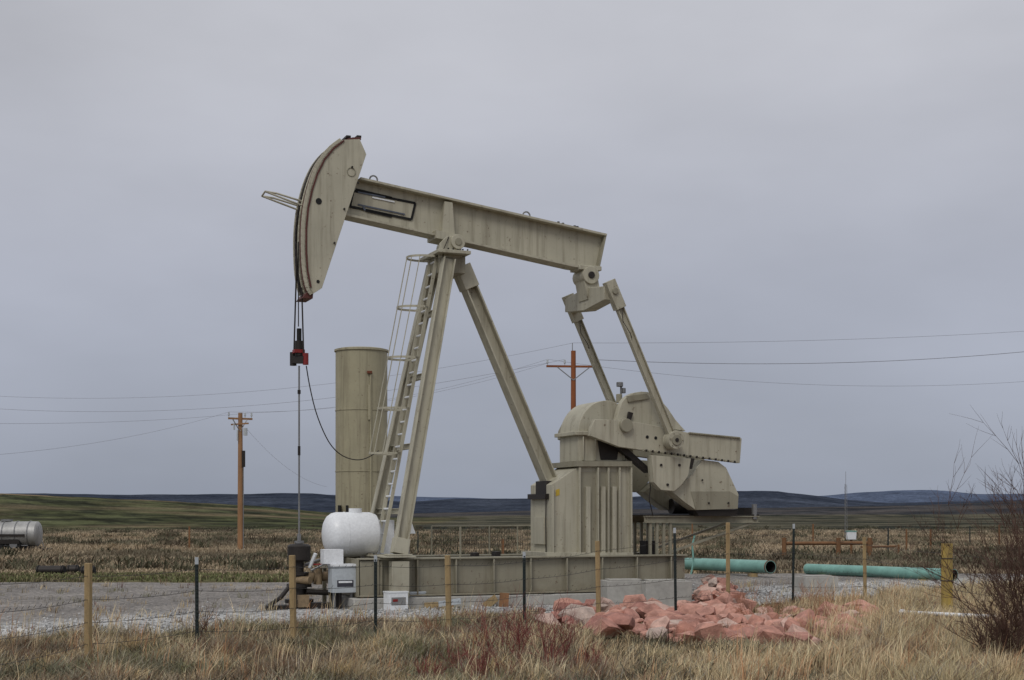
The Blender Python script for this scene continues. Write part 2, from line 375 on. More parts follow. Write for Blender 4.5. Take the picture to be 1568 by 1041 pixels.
g.cyl((.1,-.2,.36),(.75,-.2,.32),.06,DARK,10); g.cyl((.75,-.2,.32),(.75,-.2,0),.06,DARK,10)
g.tube([(-.2,-.1,.5),(-.45,-.25,.25),(-.7,-.3,.1)],.045,DARK,8); g.box((-.75,-.4,0),(-.3,-.1,.1),DARK)
g.box((.15,-.45,0),(.55,-.2,.14),DARK); g.box((-.1,-.4,.05),(.12,-.25,.3),BRASS)
g.cyl((.15,.1,.9),(.5,.25,1.0),.035,GALV,8); g.cyl((.2,-.1,.85),(.3,-.2,1.15),.04,WHITE,8); g.tube([(.2,-.2,.8),(.5,-.3,.95),(.75,-.2,.7),(.8,-.2,.1)],.02,GALV,6)
w=g.done('wellhead'); w.location=Matrix.Rotation(TH,4,'Z')@Vector((wb.x,0,0))+Vector((0,OY,0)); w.rotation_euler=(0,0,TH)
# ---------------------------------------------------------------- chemical tank, cabinet
g=G(); l=pj(495,818,.2); r=.47; c=Vector((l.x,.2,l.z))
g.lathe(c,[(0,.03),(.015,.2),(.045,.3),(.1,.39),(.18,.445),(.28,r),(1.0,r),(1.12,.43),(1.2,.3),(1.24,.1)],WHITE,32,(1,0,0)); g.cyl(c+Vector((.7,0,.4)),c+Vector((.7,0,.55)),.14,WHITE,16); g.ring(c+Vector((.45,0,0)),(1,0,0),.472,.008,WHITE,24)
g.box(c+Vector((.15,-.3,-.62)),c+Vector((.25,.3,-.4)),TAN2); g.box(c+Vector((.9,-.3,-.62)),c+Vector((1.0,.3,-.4)),TAN2)
g.box(c+Vector((.05,-.35,-.72)),c+Vector((1.2,.35,-.62)),TAN2); 
for x,y in ((.1,-.3),(1.1,-.3),(.1,.3),(1.1,.3)): g.box(c+Vector((x-.04,y-.04,-c.z)),c+Vector((x+.04,y+.04,-.72)),TAN2)
g.box(c+Vector((1.3,.1,-.5)),c+Vector((1.6,.4,.3)),WHITE)
g.prism([c+Vector((1.9,.3,.0)),c+Vector((2.15,.3,.0)),c+Vector((2.0,.3,.42))],(0,.04,0),WHITE)
g.cyl(c+Vector((2.0,.32,-.7)),c+Vector((2.0,.32,0)),.02,GALV,6)
o=g.done('white_chemical_tank'); o.location=(0,OY,0); o.rotation_euler=(0,0,TH)
g=G(); v=-.75
a=pj(509,866,v);b=pj(547,907,v); g.box((a.x,v,b.z),(b.x,v+.35,a.z),GREY); g.box((a.x-.02,v-.03,a.z-.02),(b.x+.02,v+.37,a.z+.03),WHITE)
g.box((a.x+.1,v-.006,b.z+.12),(b.x-.08,v-.0,b.z+.26),simple('label',lin(60,60,70)))
g.box((a.x+.13,v-.012,b.z+.2),(b.x-.11,v-.006,b.z+.24),WHITE)
for x in (a.x+.08,b.x-.08): g.cyl((x,v+.15,0),(x,v+.15,b.z),.035,GALV,8)
g.box((a.x-.15,v+.1,a.z+.03),(a.x+.26,v+.4,a.z+.33),WHITE); g.cyl((a.x+.2,v+.2,0),(a.x+.2,v+.2,b.z),.05,DARK,8)
o=g.done('electrical_cabinet',None,.008); o.location=(0,OY,0); o.rotation_euler=(0,0,TH)
# crates beside the skid
CL=simple('crate_label',lin(140,140,140))
def crate(px,py,w,h,d,mat,name):
    p=ground_at(px,py); g=G(); g.box((-w/2,-d/2,0),(w/2,d/2,h),mat)
    g.box((-w/2-.01,-d/2-.01,h),(w/2+.01,d/2+.01,h+.03),mat); g.box((-w/2+.05,-d/2-.006,h*.3),(w/2-.05,-d/2,h*.75),CL)
    g.box((-w/2+.08,-d/2-.012,h*.5),(-.02,-d/2-.006,h*.65),REDM)
    o=g.done(name,None,.01); o.location=p; o.rotation_euler=(0,0,TH+.1); return o
crate(606,934,.42,.36,.3,WHITE,'white_battery_crate'); crate(636,931,.36,.32,.25,GREY,'grey_supply_crate')
g=G(); g.beam((0,0,.05),(.6,.1,.07),.15,.05,WOOD,side=(0,0,1)); g.beam((.3,-.1,.1),(.75,.05,.16),.12,.04,GREY,side=(0,0,1)); g.box((.2,.1,0),(.5,.3,.12),WOOD)
o=g.done('timber_offcuts'); o.location=ground_at(650,932)
g=G(); g.beam((0,0,.02),(.25,.1,.2),.16,.02,WOOD,side=(0,0,1)); g.beam((.4,.0,.0),(.42,.1,.3),.2,.02,BROWNW,side=(1,0,0)); o=g.done('leaning_boards'); o.location=ground_at(742,930)
# concrete blocks
for px,py,w_,h_ in ((955,929,.9,.56),(1018,930,1.0,.56),(1250,907,.9,.4)):
    g=G(); g.box((-w_/2,-.35,0),(w_/2,.35,h_),CONC); g.ring((0,0,h_),(0,1,0),.07,.012,RUST,12,0,math.pi)
    g.box((-w_/2+.1,-.2,h_),(w_/2-.1,.2,h_+.03),CONC)
    o=g.done('concrete_block',None,.03); o.location=ground_at(px,py)+Vector((0,.1,0)); o.rotation_euler=(0,0,.25+random.uniform(-.1,.1))
# ---------------------------------------------------------------- storage tank
ty=58.; c=at(553.5,785,ty); R=39.5/F*ty; zt=at(553,536,ty).z
prof=[(0,R)]
for k,y in enumerate((722,629)):
    z=at(553,y,ty).z; prof+=[(z-.02,R),(z-.02,R+.02),(z+.02,R+.02),(z+.02,R)]
prof+=[(zt-.08,R),(zt-.08,R+.05),(zt,R+.05),(zt+.04,R*.9),(zt+.08,.2)]
g=G(); g.lathe((0,0,0),prof,TANKM,48)
g.cyl((R*.45,-R*.93,1),(R*.45,-R*.93,zt-1),.04,TANKM,8); g.box((R*.32,-R*1.02,zt-1.05),(R*.5,-R*.85,zt-.95),RUST)
g.box((R*.35,-R*.98,zt-1.5),(R*.45,-R*.9,zt-2.9),TANKM)
for sx in (-.75,-.45): g.box((R*sx-.05,-R*.97,.6),(R*sx+.05,-R*.6,2.3),BLACK)
o=g.done('storage_tank'); o.location=(c.x,ty,0)
# ---------------------------------------------------------------- utility poles and lines
def pole(px,py_top,Y,mat,arm_y,arm_w,ang,extra):
    t=at(px,py_top,Y); g=G(); g.cyl((0,0,0),(0,0,t.z),.16,mat,12,.12)
    za=at(px,arm_y,Y).z; d=Vector((math.cos(ang),math.sin(ang),0)); ends=[]
    g.beam(-d*arm_w/2+Vector((0,0,za)),d*arm_w/2+Vector((0,0,za)),.1,.12,mat,side=(0,0,1))
    for s in (-1,1):
        g.beam(Vector((0,-.12,za-.7)),d*s*arm_w*.3+Vector((0,-.1,za-.05)),.03,.05,GALV)
    for s in (-.48,0.47,-.16 if extra else .2):
        p=d*s*arm_w+Vector((0,0,za+.05)); g.lathe(p,[(0,.02),(.1,.02),(.1,.05),(.16,.06),(.2,.04),(.26,.05),(.3,.02)],GREY,10); ends.append(Vector((t.x,Y,0))+p+Vector((0,0,.3)))
    return g,t,ends
g,t1,e1=pole(368,632,78,POLEW,641,1.35,.5,False)
z=at(0,650,78).z
g.cyl((.3,-.1,z-.2),(.3,-.1,z-.6),.11,GREY,12); g.cyl((-.3,-.2,z),(-.3,-.2,z-.3),.05,GREY,8); g.cyl((-.12,-.2,z-.9),(-.12,-.2,z-.3),.04,GREY,8); g.cyl((.18,-.05,at(0,715,78).z),(.18,-.05,at(0,690,78).z),.1,DARK,8); g.cyl((.17,-.05,0),(.17,-.05,z-1.5),.03,GALV,6)
g.beam((-.5,0,z),(.5,-.3,z+.05),.08,.08,POLEW,side=(0,0,1))
o=g.done('utility_pole'); o.location=(t1.x,78,0)
g,t2,e2=pole(878,537,72,POLEO,561,2.75,.1,True)
g.cyl((-.05,0,t2.z),(-.05,0,t2.z+.4),.02,GALV,6)
o=g.done('utility_pole.001'); o.location=(t2.x,72,0)
g=G()
def wire(a,b,sag,r=.008):
    pts=[a.lerp(b,i/30)-Vector((0,0,sag*4*(i/30)*(1-i/30))) for i in range(31)]; g.tube(pts,r,PWIRE,4)
top2=Vector((t2.x,72,t2.z+.4))
wire(e1[1],e2[0],.6);wire(e1[0],e2[0]+Vector((0,0,-.2)),.7)
wire(at(-60,603,85),top2,1.2,.009); wire(top2,at(1700,498,85),.3,.009)
wire(at(-60,622,85),e2[2],1.2,.010); wire(e2[1],at(1700,524,80),.6,.016); wire(e2[0],at(1700,572,80),1.0,.008)
wire(e1[0],at(-60,700,60),.4,.006);wire(e1[1],at(-60,648,60),.2,.006)
wire(Vector((t1.x+.3,78,at(0,655,78).z)),at(500,745,95),.6,.006)
g.done('power_lines')
# radio mast
p=at(1295,785,110); g=G(); zt=at(0,722,110).z
for a0 in (0,2.1,4.2): g.cyl((.12*math.cos(a0),.12*math.sin(a0),0),(.08*math.cos(a0),.08*math.sin(a0),zt-1),.015,GALV,5)
for i in range(14): 
    zz=i*(zt-1)/14; g.cyl((.12,0,zz),(-.06,.1,zz+.35),.01,GALV,4); g.cyl((-.06,.1,zz),(-.06,-.1,zz+.35),.01,GALV,4)
g.cyl((0,0,zt-1),(0,0,zt),.015,GALV,5); o=g.done('radio_mast'); o.location=(p.x,110,0)
# ---------------------------------------------------------------- wire fence
FE=empty('wire_fence')
posts=[('w',-40,870,1075),('w',135,862,1027),('t',302,853,1003),('w',450,850,997),('t',575,850,982),('w',688,850,980),('t',803,845,967),('w',917,828,955),('t',1035,808,950),('w',1115,800,940),('t',1214,802,930),('w',1325,822,922)]
tops=[]
nw=nt2=0
for kind,px,yt,yb in posts:
    b=ground_at(px,yb); h=CH+(785-yt)/F*b.y; g=G(); lean=Vector((random.uniform(-.03,.03),0,0))
    if kind=='w':
        nw+=1; w0=.075; g.beam((0,0,-.1),Vector((0,0,h))+lean,w0,w0,WOOD,side=(.3,1,0)); nm=f'wooden_post_{nw}'
    else:
        nt2+=1; g.beam((0,0,-.1),Vector((0,0,h-.1))+lean,.05,.012,TPOST,side=(1,.2,0)); g.beam((0,.02,-.1),Vector((0,.02,h-.1))+lean,.012,.04,TPOST,side=(1,.2,0))
        g.beam(Vector((0,0,h-.1))+lean,Vector((0,0,h))+lean,.05,.012,GREY,side=(1,.2,0)); nm=f't_post_{nt2}'
        for i in range(22): g.box((-.012,-.02,.1+i*.055),(.012,-.006,.12+i*.055),TPOST)
    o=g.done(nm,FE,.006 if kind=='w' else 0); o.location=b; tops.append((b,h))
b=ground_at(1450,958); h=CH+(785-832)/F*b.y
g=G(); g.cyl((0,0,-.1),(0,0,h),.105,YWOOD,12,.1); g.ring((0,0,h*.55),(0,0,1),.11,.008,WIRE,12); g.ring((0,0,h*.82),(0,0,1),.11,.008,WIRE,12); o=g.done('corner_post',FE); o.location=b
tops.append((b,h)); tops.append((ground_at(1620,985),1.4))
g=G()
for k,fz in enumerate((.25,.45,.66,.88)):
    for (a,ha),(b2,hb) in zip(tops[:-1],tops[1:]):
        p=a+Vector((0,-.05,ha*fz)); q=b2+Vector((0,-.05,hb*fz)); pts=[p.lerp(q,i/8)-Vector((0,0,.03*4*(i/8)*(1-i/8))) for i in range(9)]
        g.tube(pts,.0035,WIRE,4)
        n=int((q-p).length/.15)
        for i in range(n): c=p.lerp(q,(i+.5)/n); g.cyl(c+Vector((-.012,0,-.018)),c+Vector((.012,0,.018)),.003,WIRE,3)
g.done('barbed_wire',FE)
# background fence posts
g=G()
for i,px in enumerate((1000,1060,1245,1360,1388,1425,1485,1530,290,640,770,560)):
    Y=random.uniform(66,95) if px!=770 else 45; p=at(px,785,Y); h=random.uniform(1.1,1.4); m=BROWNW if i%3 else TPOST; r=.04 if i%3 else .03; g.beam((p.x,Y,0),(p.x,Y,h),r*2,r*2,m)
g.done('pasture_fence_posts')
# brown timber barrier
g=G(); Y=62; f_=lambda px:(px-784)/F*Y; zr=CH-47/F*Y
g.cyl((f_(1198),Y,zr),(f_(1336),Y,zr+.02),.08,BROWNW,10)
for px in (1200,1283,1331): g.cyl((f_(px),Y-.1,0),(f_(px),Y-.1,zr+.25),.1,BROWNW,10)
g.cyl((f_(1336),Y+2,zr-.2),(f_(1400),Y+3,zr-.2),.05,BROWNW,8)
for px in (1345,1395): g.cyl((f_(px),Y+2,0),(f_(px),Y+2,zr-.1),.05,BROWNW,8)
g.done('timber_rail_barrier')
g=G(); g.box((0,0,0),(.4,.3,.35),WHITE); g.box((-.03,-.02,.35),(.43,.32,.4),TEAL); g.box((.15,.1,-.8),(.25,.2,0),BROWNW); o=g.done('white_marker_box',None,.02); o.location=(f_(1306),Y+1,.8)
# ---------------------------------------------------------------- teal pipes
def pipe(name,a,b,r):
    a=Vector(a);b=Vector(b);g=G();d=(b-a).normalized();s,t=orth(d,Vector((0,0,1)));n=28;L=(b-a).length
    vs=[];rings=[(0,r),(L,r),(L,r*.9),(L-1.2,r*.9)]
    for z,R in rings:
        for i in range(n): an=2*math.pi*i/n; vs.append(a+d*z+s*R*math.cos(an)+t*R*math.sin(an))
    fs=[(k*n+i,k*n+(i+1)%n,(k+1)*n+(i+1)%n,(k+1)*n+i) for k in range(2) for i in range(n)]
    g.add(vs,fs,TEAL,True)
    g.add(vs,[(2*n+i,2*n+(i+1)%n,3*n+(i+1)%n,3*n+i) for i in range(n)]+[tuple(range(3*n,4*n))],BLACK,False)
    g.ring(b-d*.02,d,r,.02,RUST,24)
    for f in (.1,.8): c=a.lerp(b,f); g.box((c.x-.1,c.y-.35,0),(c.x+.1,c.y+.35,c.z-r),WOOD)
    return g.done(name)
pipe('teal_pipe',at(1052,863,48),at(1180,868,43.5),.2)
pipe('teal_pipe.001',at(1236,871,46),at(1461,880,41),.17)
g=G(); Yq=46; pts=[at(x,y,Yq) for x,y in ((1050,893),(1058,880),(1062,860),(1060,835),(1064,818))]; g.tube(pts,.03,TEAL,8); g.cyl(pts[0],(pts[0].x,Yq,0),.05,DARK,8); g.done('flowline_riser')
g=G(); a=ground_at(1378,962);b=ground_at(1600,977); g.cyl(a+Vector((0,0,.28)),b+Vector((0,0,.3)),.035,WHITE,10); g.cyl(a+Vector((0,0,.28)),a+Vector((.08,0,.28)),.05,WHITE,10); g.cyl(a+Vector((.3,0,0)),a+Vector((.3,0,.24)),.03,WOOD,8); g.cyl(b+Vector((-.5,0,0)),b+Vector((-.5,0,.26)),.03,WOOD,8); g.done('white_plastic_pipe')
# ---------------------------------------------------------------- tanker trailer
g=G(); Y=74; r=.66; xr=(62-784)/F*Y; zc=CH-34/F*Y+.05
L=6.5
g.lathe((xr,Y,zc),[(0,.1),(.03,.45),(.08,.6),(.14,r),(L-.2,r),(L-.1,.5),(L,.1)],SILV,28,(-1,0,0))
for i in range(9): g.ring((xr-.5-i*.65,Y,zc),(1,0,0),r+.01,.03,GALV,24)
g.box((xr-L+.3,Y-.4,zc-r-.2),(xr-.1,Y+.4,zc-r-.02),DARK); g.box((xr-L+1,Y-.5,zc-r+.05),(xr-.5,Y-.45,zc-r+.1),GALV)
g.box((xr-L+1,Y-.70,zc-.12),(xr-.6,Y-.66,zc+.0),DARK); g.box((xr-L+1,Y-.64,zc-.5),(xr-.9,Y-.5,zc-.28),DARK)
for x in (xr-1.2,xr-2.1,xr-5): g.cyl((x,Y-.6,.36),(x,Y-.3,.36),.36,BLACK,20); g.cyl((x,Y-.62,.36),(x,Y-.58,.36),.2,GALV,14); g.cyl((x,Y+.3,.36),(x,Y+.6,.36),.36,BLACK,20)
g.box((xr-.1,Y-.5,zc-r-.2),(xr+.55,Y+.5,zc-r-.08),DARK); g.box((xr-2,Y-.2,zc+r),(xr-1.5,Y+.2,zc+r+.1),GALV); g.box((xr+.1,Y-.45,.25),(xr+.2,Y-.35,zc-r),DARK); g.box((xr+.1,Y+.35,0),(xr+.2,Y+.45,zc-r),DARK)
g.tube([(xr+.3,Y-.4,zc-r),(xr+.02,Y-.4,zc+r*.6)],.02,GALV)
g.done('tanker_trailer')
for px,py,l_ in ((78,880,.9),(112,879,.35),(135,881,.4)):
    g=G(); n=20
    g.cyl((-l_/2,0,.14),(l_/2,0,.15),.15,DARK,n); g.cyl((l_/2,0,.15),(l_/2+.02,0,.15),.12,BLACK,n); g.ring((-l_/2+.05,0,.145),(1,0,0),.155,.015,BLACK,18); g.ring((l_/2-.05,0,.15),(1,0,0),.155,.015,BLACK,18)
    o=g.done('black_pipe_section'); o.location=ground_at(px,py); o.rotation_euler=(0,0,random.uniform(-.3,.3))
# ---------------------------------------------------------------- terrain
def sst(a,b,x): t=np.clip((x-a)/(b-a),0,1); return t*t*(3-2*t)
ridges=[ # D, width, [(px, py_top)]
 (400,260,[(-900,752),(-100,755),(0,756),(100,761),(240,768),(400,776),(500,785),(560,795),(640,840),(2500,840)]),
 (900,500,[(-900,795),(500,795),(560,790),(640,786),(800,782),(950,780),(1100,779),(1300,776),(1450,772),(1568,768),(2300,762)]),
 (1900,700,[(-900,753),(0,757),(200,757),(480,756),(560,763),(620,768),(700,765),(820,763),(960,761),(1040,757),(1100,754),(1190,753),(1230,757),(1290,765),(1360,770),(1568,766),(2400,763)]),
 (4500,1200,[(-900,757),(0,760),(150,760),(520,758),(660,761),(820,765),(1240,760),(1320,753),(1380,750),(1440,751),(1500,758),(1568,756),(2300,750)])]
def fb(x,y,s,seed=0):
    return noise.fractal(Vector((x/s,y/s,seed)),1.0,2.0,4)
angs=sorted(set(list(np.arange(50,130,.3))+list(np.arange(130,410,6.0))))
radii=[.8]
while radii[-1]<15000: radii.append(radii[-1]*1.028+.02)
V=[(0,0,0)];COL=[(.2,.17,.1,1)]
def lc(r,g,b): return np.array(lin(r,g,b)[:3])
def lp(a,b,t): return a+(b-a)*min(1,max(0,t))
def zone(X,Y,z,ri):
    r=math.hypot(X,Y); n1=fb(X,Y,9,3); n2=fb(X,Y*2.2,40,5)
    if Y<-5 or r<38: return lc(116,102,80)*(1+.4*n1)
    if ri==1 or (Y>130 and X<-15 and Y<500):
        nn=fb(X*1.0,Y,14,8)+.7*fb(X,Y,3.5,2); c=lp(lc(90,93,68),lc(56,58,48),.5+nn*2)
        c=lp(c,lc(112,102,82),fb(X,Y,40,61)*2)
        if X<-118 and Y>250 and z>2.5: c=c*.4+lc(150,130,108)*.6
        return c
    if r<130:
        g0=sst(40,43,Y)*(1-sst(46,52,Y))*(1-sst(-6,-2,X)); base=lc(156,140,116)*(1+.35*n1); alt=lc(100,94,76)
        c=base+(alt-base)*min(1,max(0,n2*2+.25)); c=c+(lc(98,104,68)-c)*g0*.8; return c
    if r<560:
        nn=fb(X,Y,30,8)+.5*fb(X,Y,7,1); c=lp(lc(100,96,82),lc(60,62,56),.5+nn*1.6); t=sst(130,170,r); return lc(132,122,102)*(1-t)+c*t
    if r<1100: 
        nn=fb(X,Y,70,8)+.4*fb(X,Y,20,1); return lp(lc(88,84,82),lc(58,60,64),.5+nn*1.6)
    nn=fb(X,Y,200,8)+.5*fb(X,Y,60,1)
    if r<2700: return lp(lc(72,78,90),lc(52,58,70),.5+nn)  # far ridges: aerial haze painted into the bluish ground colours
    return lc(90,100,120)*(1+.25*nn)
prep=[]
for D,w,pr in ridges:
    X=np.array([(p-784)/F for p,_ in pr]); Z=np.array([CH+(785-q)/F*D for _,q in pr]); prep.append((D,w,X,Z))
for r in radii:
    for a in angs:
        X=r*math.cos(math.radians(a));Yv=r*math.sin(math.radians(a)); z=0;ri=0
        if Yv>100:
            for k,(D,w,xs_,zs) in enumerate(prep):
                h=float(np.interp(X/max(Yv,1),xs_,zs)); 
                if h<=0: continue
                h=h*float(sst(D-w,D,Yv))*(1+.07*fb(X,Yv,D*.06,k)) 
                if h>z+.02: z=h; ri=k+1
            z+=min(1,(Yv-100)/200)*.15*fb(X,Yv,25,4)
        elif r<100: z=.03*fb(X,Yv,3,4) if r<60 else .05*fb(X,Yv,6,4)
        if 22<Yv<60: z=min(z,0)-.012
        c=zone(X,Yv,z,ri); V.append((X,Yv,z)); COL.append((max(0,c[0]),max(0,c[1]),max(0,c[2]),1))
na=len(angs); Fc=[(0,1+i,1+(i+1)%na) for i in range(na)]
for k in range(len(radii)-1):
    for i in range(na): a=1+k*na+i;b=1+k*na+(i+1)%na; Fc.append((a,b,b+na,a+na))
me=bpy.data.meshes.new('ground'); me.from_pydata(V,[],Fc); me.polygons.foreach_set('use_smooth',[True]*len(Fc))
ca=me.color_attributes.new('Col','FLOAT_COLOR','POINT'); ca.data.foreach_set('color',np.array(COL,dtype=np.float32).ravel())
m,nt,bs=new_mat('ground_soil_haze'); at_=nt.nodes.new('ShaderNodeAttribute'); at_.attribute_name='Col'
n1=nz(nt,1.3,8,.75); n2=nz(nt,.12,8,.75); n3=nz(nt,.02,8,.7)
col=mix(nt,1,at_.outputs[0],ramp(nt,n1,[(.3,.45),(.7,1.45)]),'MULTIPLY'); col=mix(nt,1,col,ramp(nt,n2,[(.35,.5),(.65,1.4)]),'MULTIPLY'); col=mix(nt,1,col,ramp(nt,n3,[(.3,.65),(.7,1.3)]),'MULTIPLY')
nt.links.new(col,bs.inputs['Base Color']); bs.inputs['Roughness'].default_value=1; bs.inputs['Specular IOR Level'].default_value=0
bump(nt,bs,n1,.5,.1); me.materials.append(m)
o=bpy.data.objects.new('ground',me); bpy.context.collection.objects.link(o)
# ---------------------------------------------------------------- gravel pad
E0=27.0
def pad_edge(X): return E0+.75*X+.7*fb(X,0,2.5,11)+.25*fb(X,0,.5,12) if X>-28 else E0-21
def pad_far(X): return 40.5+6*float(sst(-3,4,X))+.8*fb(X,0,5,14)
V=[];Fc=[];COL=[];nx=260;ny=34
for i in range(nx+1):
    X=-34+i*(34+40)/nx
    e=max(6.,pad_edge(X)); f2=pad_far(X)
    if e>f2-.5: e=f2-.5
    for j in range(ny+1):
        t=j/ny; Yv=e+(f2-e)*t; V.append((X,Yv,.012))
        d=Yv-(E0+.75*X); k=float(sst(4,7.5,d+1.5*fb(X,Yv,4,2))); q=1+.25*fb(X,Yv,1.5,9)
        c=(lc(186,186,184)*(1-k)+lc(134,128,122)*k)*q; COL.append((c[0],c[1],c[2],1))
for i in range(nx):
    for j in range(ny): a=i*(ny+1)+j; Fc.append((a,a+ny+1,a+ny+2,a+1))
me=bpy.data.meshes.new('gravel_pad'); me.from_pydata(V,[],Fc)
ca=me.color_attributes.new('Col','FLOAT_COLOR','POINT'); ca.data.foreach_set('color',np.array(COL,dtype=np.float32).ravel())
m,nt,bs=new_mat('gravel'); at_=nt.nodes.new('ShaderNodeAttribute'); at_.attribute_name='Col'
tc=nt.nodes.new('ShaderNodeTexCoord'); vo=nt.nodes.new('ShaderNodeTexVoronoi'); vo.inputs['Scale'].default_value=16; nt.links.new(tc.outputs['Object'],vo.inputs[0])
bw=nt.nodes.new('ShaderNodeRGBToBW'); nt.links.new(vo.outputs['Color'],bw.inputs[0])
col=mix(nt,1,at_.outputs[0],ramp(nt,bw.outputs[0],[(.2,.5),(.8,1.25)]),'MULTIPLY'); col=mix(nt,1,col,ramp(nt,nz(nt,.5,6,.7),[(.3,.7),(.7,1.2)]),'MULTIPLY')
nt.links.new(col,bs.inputs['Base Color']); bs.inputs['Roughness'].default_value=.95; bump(nt,bs,vo.outputs['Distance'],.6,.04); me.materials.append(m)
o=bpy.data.objects.new('gravel_pad',me); bpy.context.collection.objects.link(o)
# ---------------------------------------------------------------- rocks
m,nt,bs=new_mat('pink_sandstone'); gi=nt.nodes.new('ShaderNodeNewGeometry')
col=ramp(nt,gi.outputs['Random Per Island'],[(0,lin(168,118,106)),(.3,lin(212,160,142)),(.6,lin(196,140,122)),(.8,lin(222,184,168)),(1,lin(190,172,160))])
col=mix(nt,1,col,ramp(nt,nz(nt,5,6,.7),[(.3,.5),(.7,1.15)]),'MULTIPLY'); nt.links.new(col,bs.inputs['Base Color']); bs.inputs['Roughness'].default_value=.95; bump(nt,bs,nz(nt,9,6,.7),.7,.06)
bm=bmesh.new()
def rock(c,s):
    vs=[]; q=Matrix.Rotation(random.uniform(0,6.3),3,'Z')@Matrix.Rotation(random.uniform(-.4,.4),3,'X'); sc=Vector((random.uniform(.8,1.5),random.uniform(.7,1.1),random.uniform(.5,.85)))
    for i in range(16):
        d=Vector((random.gauss(0,1),random.gauss(0,1),random.gauss(0,1))).normalized()*random.uniform(.75,1)
        vs.append(bm.verts.new(c+q@Vector((d.x*sc.x,d.y*sc.y,d.z*sc.z))*s))
    r=bmesh.ops.convex_hull(bm,input=vs)
    dead=[e for e in r['geom_interior'] if isinstance(e,bmesh.types.BMVert)]
    bmesh.ops.delete(bm,geom=dead,context='VERTS')
for i in range(400):
    px=random.triangular(800,1345,1030) if i%4 else random.uniform(1080,1345); lo=918 if 1060<px<1140 else 938; py=random.uniform(lo,992 if px<1250 else 985)
    if px<900: py=random.uniform(938,964)
    elif px<980: py=random.uniform(938,976)
    p=ground_at(px,py); mound=.32*math.exp(-((px-1095)/42)**2)*(1 if py<945 else .25)+.14*math.exp(-((px-960)/80)**2)
    s=random.choice((.08,.12,.15,.18,.22,.27,.33)); p.z=s*.35+mound*random.random(); rock(p,s)
for i in range(40):
    px=random.gauss(1097,22); py=random.uniform(914,936); p=ground_at(px,py); p.z=random.uniform(.0,.6)*math.exp(-((px-1097)/38)**2); rock(p,random.uniform(.1,.24))
me=bpy.data.meshes.new('rock_pile'); bm.to_mesh(me); bm.free(); me.materials.append(m); o=bpy.data.objects.new('rock_pile',me); bpy.context.collection.objects.link(o)
# loose stones on gravel
def add_tri_mesh(name,verts,tris,cols,mat):
    me=bpy.data.meshes.new(name); nv=len(verts);nf=len(tris)
    me.vertices.add(nv); me.vertices.foreach_set('co',verts.astype(np.float32).ravel())
    me.loops.add(nf*3); me.loops.foreach_set('vertex_index',tris.astype(np.int32).ravel())
    me.polygons.add(nf); me.polygons.foreach_set('loop_start',np.arange(0,nf*3,3,dtype=np.int32)); 
    me.update(calc_edges=True); me.validate()
    if cols is not None:
        ca=me.color_attributes.new('Col','FLOAT_COLOR','POINT'); ca.data.foreach_set('color',cols.astype(np.float32).ravel())
    me.materials.append(mat); o=bpy.data.objects.new(name,me); bpy.context.collection.objects.link(o); return o
octv=np.array([(1,0,0),(-1,0,0),(0,1,0),(0,-1,0),(0,0,1),(0,0,-1)],float); octf=np.array([(0,2,4),(2,1,4),(1,3,4),(3,0,4),(2,0,5),(1,2,5),(3,1,5),(0,3,5)])
vs=[];cs=[];fs=[]
n=0
for i in range(9000):
    X=random.uniform(-12,13); Yv=pad_edge(X)+abs(random.gauss(0,3))-.3
    if Yv>42: continue
    s=random.uniform(.015,.04); vv=octv*s*rng.uniform(.6,1.3,(6,3)); vs.append(vv+np.array([X,Yv,.02])); fs.append(octf+6*n); c=lc(180,179,177)*random.uniform(.4,1.15); cs.append(np.tile(np.append(c,1),(6,1))); n+=1
m2,nt,bs=new_mat('stone'); a_=nt.nodes.new('ShaderNodeAttribute'); a_.attribute_name='Col'; nt.links.new(a_.outputs[0],bs.inputs['Base Color']); bs.inputs['Roughness'].default_value=.95
add_tri_mesh('gravel_stones',np.concatenate(vs),np.concatenate(fs),np.concatenate(cs),m2)
